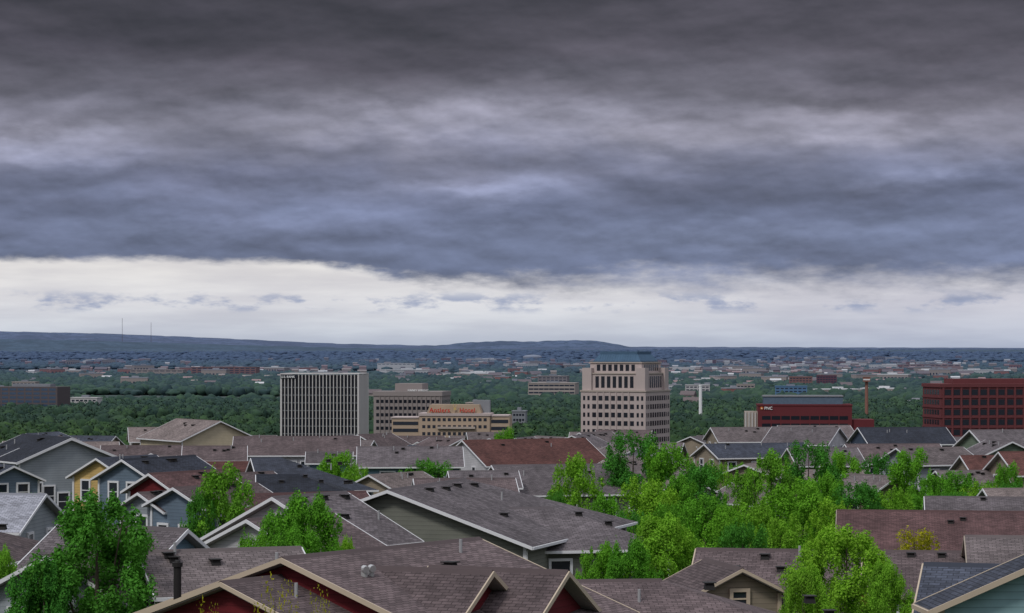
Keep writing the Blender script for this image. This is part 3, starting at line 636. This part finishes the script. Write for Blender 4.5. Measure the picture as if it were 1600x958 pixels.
for s_, face, off0, half in (('F', 'F', hd, hw), ('R', 'R', hw, hd)):
    wgrid(r_, face, off0-3.6, lsp(-half+6.6, half-6.6, 7), [Ht+11.9], 1.9, 3.2)
    wgrid(r_, face, off0-1.8, lsp(-half+6.6, half-6.6, 7), [Ht+4.7], 1.9, 5.8)
    wgrid(r_, face, off0, lsp(-half+5.6, half-5.6, 7), [Ht-3.4-4.2*i for i in range(6)], 2.1, 2.4)
    wgrid(r_, face, off0, [-half+1.8, -half+4.2, half-4.2, half-1.8], [Ht-3.4-4.2*i for i in range(6)], 1.2, 2.2)
for u in lsp(-hw+5.6, hw-5.6, 7)[:-1]: part(r_, 'pilaster', u+1.45, u+1.95, -hd-.4, -hd, 0, Ht-.3, C_pink)
# red bank block with sign
r_, W, Ht = city('bank_building', 'dark red bank building with ribbon windows and white lettering', 'bank', 1182, 1330, 632, 1500, -3, 22)
D = 22; part(r_, 'wall', -W/2, W/2, -D/2, D/2, 0, Ht, C_red); part(r_, 'parapet', -W/2-.3, W/2+.3, -D/2-.3, D/2+.3, Ht-.6, Ht+.3, C_red)
part(r_, 'penthouse', -W/2+3.5, W/2-5, -6, 8, Ht+.3, Ht+5.0, C_bt); part(r_, 'penthouse_band', -W/2+3.1, W/2-4.6, -6.4, 8.4, Ht+4.6, Ht+5.4, C_grey)
for z in (Ht-7.6, Ht-12, Ht-16.4): 
    wgrid(r_, 'F', D/2, lsp(-W/2+2, W/2-2, 9), [z], 5.0, 2.2)
text(r_, 'PNC', 2.4, (-W/2+3.6, -D/2-.4, Ht-2.8), C_sw, bold=.01)
mb = MB().tube([(0, -.15, 0), (0, .15, 0)], [.9, .9], 20); obj('emblem', mb.mesh('emblem', C_so), r_, (-W/2+2.1, -D/2-.2, Ht-2.0))
obj('emblem_triangle', MB().hexa([(-.4, -.1, -.35), (.4, -.1, -.35), (.4, .1, -.35), (-.4, .1, -.35), (-.05, -.1, .4), (.05, -.1, .4), (.05, .1, .4), (-.05, .1, .4)]).mesh('emblem_triangle', C_sw), r_, (-W/2+2.1, -D/2-.5, Ht-2.0))
part(r_, 'annex', W/2+.003, W/2+13, -D/2+2, D/2, 0, Ht-8.6, C_red); part(r_, 'side_wing', -W/2-7.5, -W/2-.003, -6, 6, 0, Ht-4, C_tan)
for i in range(4): part(r_, 'side_column', -W/2-7.3+i*1.9, -W/2-6.6+i*1.9, -6.6, -6.0, 0, Ht-4.6, C_white)
# red brick block
r_, W, Ht = city('office_block', 'maroon brick office block with grid of dark windows', 'building', 1446, 1640, 600, 1450, 10, 30)
D = 30; part(r_, 'wall', -W/2, W/2, -D/2, D/2, 0, Ht, C_mar); part(r_, 'parapet', -W/2-.6, W/2+.6, -D/2-.6, D/2+.6, Ht-1.6, Ht+.3, C_mar)
part(r_, 'penthouse', -W/2+10, W/2-4, -8, 8, Ht+.3, Ht+3.0, C_mar)
for i in range(5):
    z = Ht-4.4-5.6*i; wgrid(r_, 'F', D/2, lsp(-W/2+1.5, W/2-1.5, 12), [z], 3.7, 3.2, C_dark); wgrid(r_, 'L', W/2, lsp(-D/2+2, D/2-2, 6), [z], 3.1, 2.8, C_dark)
    part(r_, 'string_course', -W/2-.4, W/2+.4, -D/2-.4, D/2+.4, z-3.2, z-2.4, C_mar)
for i in range(13):
    u = -W/2+1.5 + (W-3)*i/12; part(r_, 'pier', u-.5, u+.5, -D/2-.45, -D/2, 0, Ht-1.7, C_mar)
# brown glazed block, far side of the creek
r_, W, Ht = city('office_block', 'brown brick office block with bands of blue glass', 'building', -10, 108, 604, 2450, -14, 30, 12)
D = 30; part(r_, 'wall', -W/2, W/2, -D/2, D/2, 0, Ht, C_brown); part(r_, 'penthouse', -W/4, W/3, -6, 6, Ht, Ht+2.5, C_grey)
for i in range(6): 
    wgrid(r_, 'F', D/2, lsp(-W/2+1, W/2-1, 8), [Ht-2.6-3.8*i], 6.5, 2.2, C_glb)
for k, (rn, (rt, mb, mt)) in enumerate(list(WREST.items())): obj('window_bank', mb.mesh('window_bank', mt), rt, kind='stuff')
def mid(name, label, l, r, top, bot, th, D, wall, rows, cols, fl=3.6, ww=.72, glass=None):
    d = 54*F/(bot - HR)
    rt, W, Ht = city(name, label, 'building', l, r, top, d, th, D, 10)
    part(rt, 'wall', -W/2, W/2, -D/2, D/2, 0, Ht, wall); part(rt, 'parapet', -W/2-.4, W/2+.4, -D/2-.4, D/2+.4, Ht, Ht+.8, wall)
    part(rt, 'rooftop_unit', -W*.15, W*.12, -3, 3, Ht+.8, Ht+3, C_grey)
    for i in range(rows):
        z = Ht - 2.3 - fl*i; wgrid(rt, 'F', D/2, lsp(-W/2+.6, W/2-.6, cols), [z], (W-1.2)/cols*ww, fl*.42, glass)
mid('parking_garage', 'pale concrete parking garage with open decks', 825, 905, 599, 617, -8, 40, C_tan, 4, 9, 4.2, .92)
mid('office_block', 'upper level of pale rooftop office block', 840, 890, 588, 600, -8, 30, C_taupe, 2, 7)
mid('office_block', 'long low orange brick building above the trees', 300, 405, 574, 585, -6, 40, C_ora, 3, 12, 4.5, .7)
mid('warehouse', 'small blue and white commercial building', 1070, 1110, 602, 610, -5, 20, C_white, 2, 6)
mid('apartment_block', 'red brick block near the white stack', 1232, 1270, 589, 600, -6, 20, C_ora, 3, 7)
mid('apartment_block', 'dark red brick block among the trees', 1275, 1308, 587, 600, -6, 20, C_mar, 3, 7)
mid('office_block', 'pale building with blue roof among trees', 1210, 1262, 604, 614, -6, 20, C_blue, 2, 7)
mid('office_block', 'white low block behind the tan hotel', 728, 758, 630, 645, -10, 18, C_tan, 4, 6)
mid('office_block', 'small grey blue block beside the hotel', 800, 824, 643, 662, -6, 14, C_grey, 4, 4)
mid('office_block', 'tan low building at edge of town', 1150, 1180, 601, 610, -5, 18, C_tan, 2, 5)
mid('office_block', 'white low building among the trees', 112, 158, 622, 630, -8, 18, C_white, 1, 6)
mid('office_block', 'tan low building among the trees', 20, 60, 597, 604, -8, 18, C_tan, 2, 6)
mid('office_block', 'long white building below the ridge', 1300, 1405, 551, 555, -4, 60, T_white, 1, 12)
mid('office_block', 'pink brick block on the far plain', 660, 745, 548, 554, -4, 60, T_pink, 1, 9)
mid('office_block', 'white hall on the far plain', 510, 570, 549, 555, -4, 60, T_white, 1, 9)
mid('office_block', 'long pale store on the plain', 205, 290, 578, 584, -4, 40, T_tan, 1, 9)
mid('office_block', 'pale store building on the plain', 590, 650, 568, 574, -4, 40, T_white, 1, 9)
mid('office_block', 'pale brick building on the plain', 1410, 1500, 570, 576, -4, 40, T_pink, 1, 9)
# stacks
def stack(name, label, b, top, d, r0, r1, mat):
    p = pixel_to_world(b, top, d); g = gz(d) - .5; h = p.z - g
    return obj(name, MB().tube([(0, 0, 0), (0, 0, h*.5), (0, 0, h-1)], [r0, (r0+r1)/2, r1], 20).tube([(0, 0, h-1.2), (0, 0, h)], [r1*1.15, r1*1.15], 20).mesh(name, mat), None, (p.x, d, g), category='chimney', label=label)
stack('smokestack', 'tall slender white stack standing among trees', 1094.5, 601, 2050, 1.4, 1.3, C_sw)
stack('chimney', 'tall brown brick chimney with orange cap', 1354, 596, 2100, 1.5, 1.3, C_ora)
p = pixel_to_world(1354, 589, 2097); rt = obj('billboard', MB().box(-3.0, 3.0, -.5, .5, 0, 3.6).box(-3.3, 3.3, -.7, .7, 3.6, 3.9).mesh('billboard', C_ora), None, (p.x, 2097, p.z - 3.9), category='billboard', label='small orange sign head on top of chimney')
obj('sign_band', MB().box(-2.7, 2.7, -.62, -.5, 1.2, 2.2).mesh('sign_band', C_sw), rt)
# masts
for b, top, bot in ((191, 497, 524), (236, 504, 527)):
    d = 17800; p = pixel_to_world(b, top, d); h = p.z - gz(d); mb = MB()
    for k in range(3):
        t = 2.094*k; mb.tube([(2.2*math.cos(t), 2.2*math.sin(t), 0), (1.2*math.cos(t), 1.2*math.sin(t), h)], [.55, .4], 5)
    for z in np.arange(0, h-8, 8):
        for k in range(3):
            t, t2 = 2.094*k, 2.094*(k+1); mb.tube([(2*math.cos(t), 2*math.sin(t), z), (2*math.cos(t2), 2*math.sin(t2), z+8)], [.22, .22], 4)
    obj('radio_mast', mb.mesh('radio_mast', plain('mast_steel%d' % b, (.14, .12, .14))), None, (p.x, d, gz(d)), category='mast', label='thin lattice radio mast on the distant ridge')
# white dome hall
p = pixel_to_world(832, 547, 12300); nr = 8
V = []; fs = []
for i in range(nr+1):
    a = math.pi/2 * i/nr
    for k in range(24): t = 2*math.pi*k/24; V.append((46*math.cos(a)*math.cos(t), 28*math.cos(a)*math.sin(t), 12 + 11*math.sin(a)))
for i in range(nr):
    for k in range(24): fs.append((i*24+k, i*24+(k+1) % 24, (i+1)*24+(k+1) % 24, (i+1)*24+k))
b0 = len(V)
for k in range(24): t = 2*math.pi*k/24; V.append((45*math.cos(t), 27*math.sin(t), 0))
for k in range(24): fs.append((b0+k, b0+(k+1) % 24, (k+1) % 24, k))
obj('domed_hall', mkmesh('domed_hall', V, fs, T_white), None, (p.x, 12300, gz(12300)), category='hall', label='white domed hall far out on the plain')
KEEP.append((p.x, 12300, 60, 600))

# scattered town buildings
TM = []
TS_ = [(34, 20, 7, T_white, T_roof), (60, 28, 8, T_tan, T_white), (22, 14, 7, T_pink, T_brown), (90, 40, 9, T_white, T_white), (28, 16, 10, T_ora, T_roof), (46, 20, 12, T_tan, T_roof), (18, 12, 7, T_tan, T_brown), (24, 14, 8, T_white, T_roof)]
for i, (w, d_, h, wm, rm) in enumerate(TS_):
    mb = MB().box(-w/2, w/2, -d_/2, d_/2, -2, h, 0).box(-w/2-.3, w/2+.3, -d_/2-.3, d_/2+.3, h, h+.9, 1)
    mb.box(-w*.1, w*.15, -2, 3, h+.9, h+2.6, 1)
    k = max(3, int(w/6))
    for u in lsp(-w/2, w/2, k): mb.box(u-1.5, u+1.5, -d_/2-.1, -d_/2, h*.45, h*.7, 2)
    if i in (2, 6):
        mb.hexa([(-w/2-.5, -d_/2-.5, h+.9), (w/2+.5, -d_/2-.5, h+.9), (w/2+.5, d_/2+.5, h+.9), (-w/2-.5, d_/2+.5, h+.9), (-w/2-.5, -.1, h+4), (w/2+.5, -.1, h+4), (w/2+.5, .1, h+4), (-w/2-.5, .1, h+4)], 1)
    TM.append(mb.mesh('town_building', [wm, rm, C_dark]))
LB = ['white flat roofed commercial building', 'long tan store building with white roof', 'small pink house with brown roof', 'large white warehouse with flat roof', 'orange brick block with grey roof', 'tan office block with flat roof', 'small sand coloured house with brown roof', 'white building with pale grey roof']
clus = [(random.uniform(-.08, .2), random.uniform(4400, 9500)) for _ in range(15)] + [(random.uniform(-.2, -.08), random.uniform(5500, 10500)) for _ in range(4)] + [(.075, 9500), (-.03, 10500), (.13, 11500), (.02, 8200), (-.1, 6500), (.16, 6000)]
NC = len(clus)
for i in range(240):
    if i < 34: y = random.uniform(2600, 5500); x = random.uniform(-.02, .2)*y
    elif i < 45: y = random.uniform(2600, 5500); x = random.uniform(-.2, 0)*y
    else:
        cx_, cy_ = clus[i % NC]; y = cy_ + random.gauss(0, 200); x = cx_*cy_ + random.gauss(0, 150)
    k = random.choice([0, 1, 2, 3, 4, 5, 6, 7, 4, 2, 4] if y > 5000 else [0, 2, 4, 5, 6, 7, 1]); s = .95 if y < 5000 else random.uniform(.9, 1.4)
    o = obj('town_building', TM[k], None, (x, y, gz(y)), R(random.uniform(-25, 25)), category='building', label=LB[k], group='town buildings on the plain'); o.scale = (s, s, 1.5 if y < 5000 else 1.8)
    KEEP.append((x, y, TS_[k][0]*.55*s, 40 if y < 5000 else y*.012))
rg = np.random.default_rng(5)
for mi_, (mat, N) in enumerate(((T_white, 90), (T_tan, 130), (T_brown, 80), (T_pink, 110))):
    mb = MB()
    ci = rg.integers(0, NC, N); yy = np.array([clus[i][1] for i in ci]) + rg.normal(0, 420, N); xx = np.array([clus[i][0]*clus[i][1] for i in ci]) + rg.normal(0, 330, N)
    for x, y in zip(xx, yy):
        w = rg.uniform(7, 14)*(1 + y/12000); d_ = w*.6; z = gz(y); h = rg.uniform(8, 12)*(1 + y/14000)
        mb.hexa([(x-w/2, y-d_/2, z), (x+w/2, y-d_/2, z), (x+w/2, y+d_/2, z), (x-w/2, y+d_/2, z), (x-w/2, y-d_/2, z+h), (x+w/2, y-d_/2, z+h), (x+w/2, y+d_/2, z+h), (x-w/2, y+d_/2, z+h)])
        mb.hexa([(x-w/2-.5, y-d_/2-.5, z+h), (x+w/2+.5, y-d_/2-.5, z+h), (x+w/2+.5, y+d_/2+.5, z+h), (x-w/2-.5, y+d_/2+.5, z+h), (x-w/2-.5, y-.1, z+h+2.5), (x+w/2+.5, y-.1, z+h+2.5), (x+w/2+.5, y+.1, z+h+2.5), (x-w/2-.5, y+.1, z+h+2.5)])
    obj('distant_rooftops', mb.mesh('distant_rooftops', mat), kind='stuff', label='countless small houses spread over the plain')

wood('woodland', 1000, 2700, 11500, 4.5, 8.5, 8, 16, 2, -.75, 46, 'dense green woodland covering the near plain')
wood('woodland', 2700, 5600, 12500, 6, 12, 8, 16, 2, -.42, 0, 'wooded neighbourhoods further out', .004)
wood('woodland', 5600, 11000, 11000, 9, 21, 8, 15, 1, -.4, 0, 'scattered tree belts far out on the plain', .0018)
wood('woodland', 11000, 17500, 9000, 14, 34, 8, 16, 1, -.5, 0, 'tree belts at the foot of the ridge', .0012)

# ------------------------------------------------------------ sky
w = bpy.data.worlds.new('World'); S.world = w; w.use_nodes = True; nt = NT(w.node_tree); w.node_tree.nodes.clear()
out = nt.n.new('ShaderNodeOutputWorld')
sky = nt.n.new('ShaderNodeTexSky'); sky.sky_type = 'NISHITA'; sky.sun_disc = False; sky.sun_elevation = R(48); sky.sun_rotation = R(215)
bg1 = nt.n.new('ShaderNodeBackground'); bg1.inputs[1].default_value = .08; nt.l.new(sky.outputs[0], bg1.inputs[0])
g = nt.n.new('ShaderNodeTexCoord').outputs['Generated']; x, y, z = nt.sep(g)[0:3]
az = nt.m('MULTIPLY', nt.m('ARCTAN2', x, y), 57.2958); el = nt.m('MULTIPLY', nt.m('ARCSINE', z), 57.2958)
def nz(su, sv, o, det=6, ro=.55, di=0.0, de=0.0, da=0.0):
    return nt.noise(nt.xyz(nt.m('MULTIPLY', nt.m('ADD', az, da), su), nt.m('MULTIPLY', nt.m('ADD', el, de), sv), o), 1, det, ro, di)
def c0(v): return nt.m('SUBTRACT', v, .5)
nA = nz(.11, .45, 3.1, 2, .5); nB = nz(.26, .8, 7.7, 5, .52); nC = nz(.16, .7, 12.3, 5, .5); nE = nz(.75, 1.9, 31, 6, .55)
# relief of the cloud deck: light comes from above, so undersides darken
r1 = nt.m('SUBTRACT', nz(.34, .95, 91, 6, .5), nz(.34, .95, 91, 6, .5, 0, .24, .1))
r2 = nt.m('SUBTRACT', nz(1.0, 2.2, 97, 4, .54), nz(1.0, 2.2, 97, 4, .54, 0, .09, .04))
wU = nt.m('ADD', az, nt.m('MULTIPLY', c0(nB), 5.5)); wV = nt.m('ADD', el, nt.m('MULTIPLY', c0(nE), 1.1)); wV = nt.m('ADD', wV, nt.m('MULTIPLY', c0(nB), 1.5))
Vp = nt.m('ADD', el, nt.m('MULTIPLY', c0(nA), 1.8)); Vp = nt.m('ADD', Vp, nt.m('MULTIPLY', c0(nB), 1.2)); Vp = nt.m('ADD', Vp, nt.m('MULTIPLY', c0(nE), .4))
L = lin3
dark = nt.ramp(nt.m('DIVIDE', Vp, 14), [(1.2/14, L(102, 113, 143)), (2.2/14, L(110, 120, 150)), (3.0/14, L(107, 115, 144)), (3.9/14, L(113, 117, 142)), (4.8/14, L(127, 126, 143)), (5.6/14, L(112, 109, 122)), (6.5/14, L(88, 83, 94)), (8.0/14, L(59, 55, 62)), (1.0, L(60, 58, 68))])
kc = nt.ss(nC, .3, .7, .84, 1.18); dark = nt.mix(1, dark, nt.xyz(kc, kc, kc), 'MULTIPLY')
blobs = [(-10.6, 4.4, 2.4, .42, .8), (-3.4, 5.0, 3.0, .36, .5), (2.8, 4.9, 3.4, .44, .6), (7.8, 5.0, 2.2, .34, .55), (-.8, 3.5, 2.6, .28, .5), (-7, 2.75, 2.6, .22, .28), (4.6, 2.5, 3, .22, .28), (10, 4.0, 1.8, .27, .35),
         (-6.6, 3.85, 2.6, .36, -.22), (4.4, 3.5, 3.0, .42, -.2), (9.8, 3.4, 2.4, .32, -.16), (-9.5, 6.9, 5, .8, -.34), (-8, 5.8, 3, .4, -.2), (0, 6.4, 4, .45, -.16), (-4, 2.2, 4.5, .15, -.1), (8.6, 5.9, 3, .3, -.18), (-1.5, 2.9, 2.5, .18, -.1)]
tot = None
for a0, e0, sa, se, k in blobs:
    u = nt.m('DIVIDE', nt.m('SUBTRACT', wU, a0), sa); v = nt.m('DIVIDE', nt.m('SUBTRACT', wV, e0), se)
    q = nt.m('ADD', nt.m('MULTIPLY', u, u), nt.m('MULTIPLY', v, v)); gsn = nt.m('MULTIPLY', nt.m('EXPONENT', nt.m('MULTIPLY', q, -1)), k)
    tot = gsn if tot is None else nt.m('ADD', tot, gsn)
tf = nt.m('ADD', 1.0, tot); dark = nt.mix(1, dark, nt.xyz(tf, tf, nt.m('ADD', 1.0, nt.m('MULTIPLY', tot, .93))), 'MULTIPLY')
ke = nt.m('ADD', 1.0, nt.m('ADD', nt.m('MULTIPLY', r1, 1.6), nt.m('MULTIPLY', r2, .5)))
ke = nt.m('MINIMUM', nt.m('MAXIMUM', ke, .6), 1.6); dark = nt.mix(1, dark, nt.xyz(ke, ke, ke), 'MULTIPLY')
# bright strip
gap = nt.ramp(nt.m('DIVIDE', el, 3), [(0, L(188, 198, 214)), (.12, L(206, 212, 223)), (.35, L(222, 222, 227)), (.7, L(235, 231, 228))])
side = nt.ss(az, 0, 10, 1.0, .86); gap = nt.mix(1, gap, nt.xyz(side, side, nt.m('ADD', nt.m('MULTIPLY', side, .6), .4)), 'MULTIPLY')
gn = nz(.22, 1.7, 44, 5, .52); gk = nt.ss(gn, .3, .7, .82, 1.06); gap = nt.mix(1, gap, nt.xyz(gk, gk, nt.m('ADD', nt.m('MULTIPLY', gk, .8), .2)), 'MULTIPLY')
wn = nz(.8, 2.4, 52.5, 5, .58); wm = nt.m('MULTIPLY', nt.ss(wn, .49, .65), nt.m('MULTIPLY', nt.ss(el, .72, .98), nt.ss(el, 1.05, 1.38, 1, 0)))
gap = nt.mix(nt.m('MULTIPLY', wm, .85), gap, L(148, 160, 190))
edge = nt.ss(az, -5.0, -1.6, 1.98, 1.50)
en = nz(.45, 1.2, 61, 6, .6); ef = nz(1.3, 4.2, 66, 5, .58)
amp = nt.ss(az, -6, -3, .25, .85)
ed = nt.m('ADD', nt.m('SUBTRACT', el, edge), nt.m('MULTIPLY', c0(en), amp)); ed = nt.m('ADD', ed, nt.m('MULTIPLY', c0(ef), nt.ss(az, -6, 2, .3, .65)))
soft = nt.ss(az, -6, 5, .12, .46)
cov = nt.ss(ed, nt.m('MULTIPLY', soft, -1), soft)
cl = nt.mix(cov, gap, dark)
cl = nt.mix(nt.ss(el, 10, 30), cl, (.78, .81, .90))
cl = nt.mix(nt.ss(el, -3, -.5, 1, 0), cl, (.08, .09, .08))
bg2 = nt.n.new('ShaderNodeBackground'); nt.put(bg2.inputs[0], cl); bg2.inputs[1].default_value = 1
mx = nt.n.new('ShaderNodeMixShader'); mx.inputs[0].default_value = .95
nt.l.new(bg1.outputs[0], mx.inputs[1]); nt.l.new(bg2.outputs[0], mx.inputs[2]); nt.l.new(mx.outputs[0], out.inputs[0])

# ------------------------------------------------------------ sun, camera
sd = bpy.data.lights.new('sun', 'SUN'); sd.energy = 1.5; sd.angle = R(10); sd.color = (1, .97, .92)
so = bpy.data.objects.new('sun', sd); COL.objects.link(so)
dirv = Vector((-math.sin(R(35))*math.cos(R(48)), -math.cos(R(35))*math.cos(R(48)), math.sin(R(48))))
so.rotation_euler = dirv.to_track_quat('Z', 'Y').to_euler(); so.location = (0, 0, 200)
cd = bpy.data.cameras.new('camera'); cd.lens = 90; cd.sensor_width = 36; cd.clip_end = 60000; cd.clip_start = 1; cd.shift_y = (HR - 479)/1600
co = bpy.data.objects.new('camera', cd); COL.objects.link(co); co.location = (0, 0, H); co.rotation_euler = (R(90), 0, 0); S.camera = co
S.view_settings.view_transform = 'Standard'; S.view_settings.look = 'None'; S.view_settings.exposure = 0
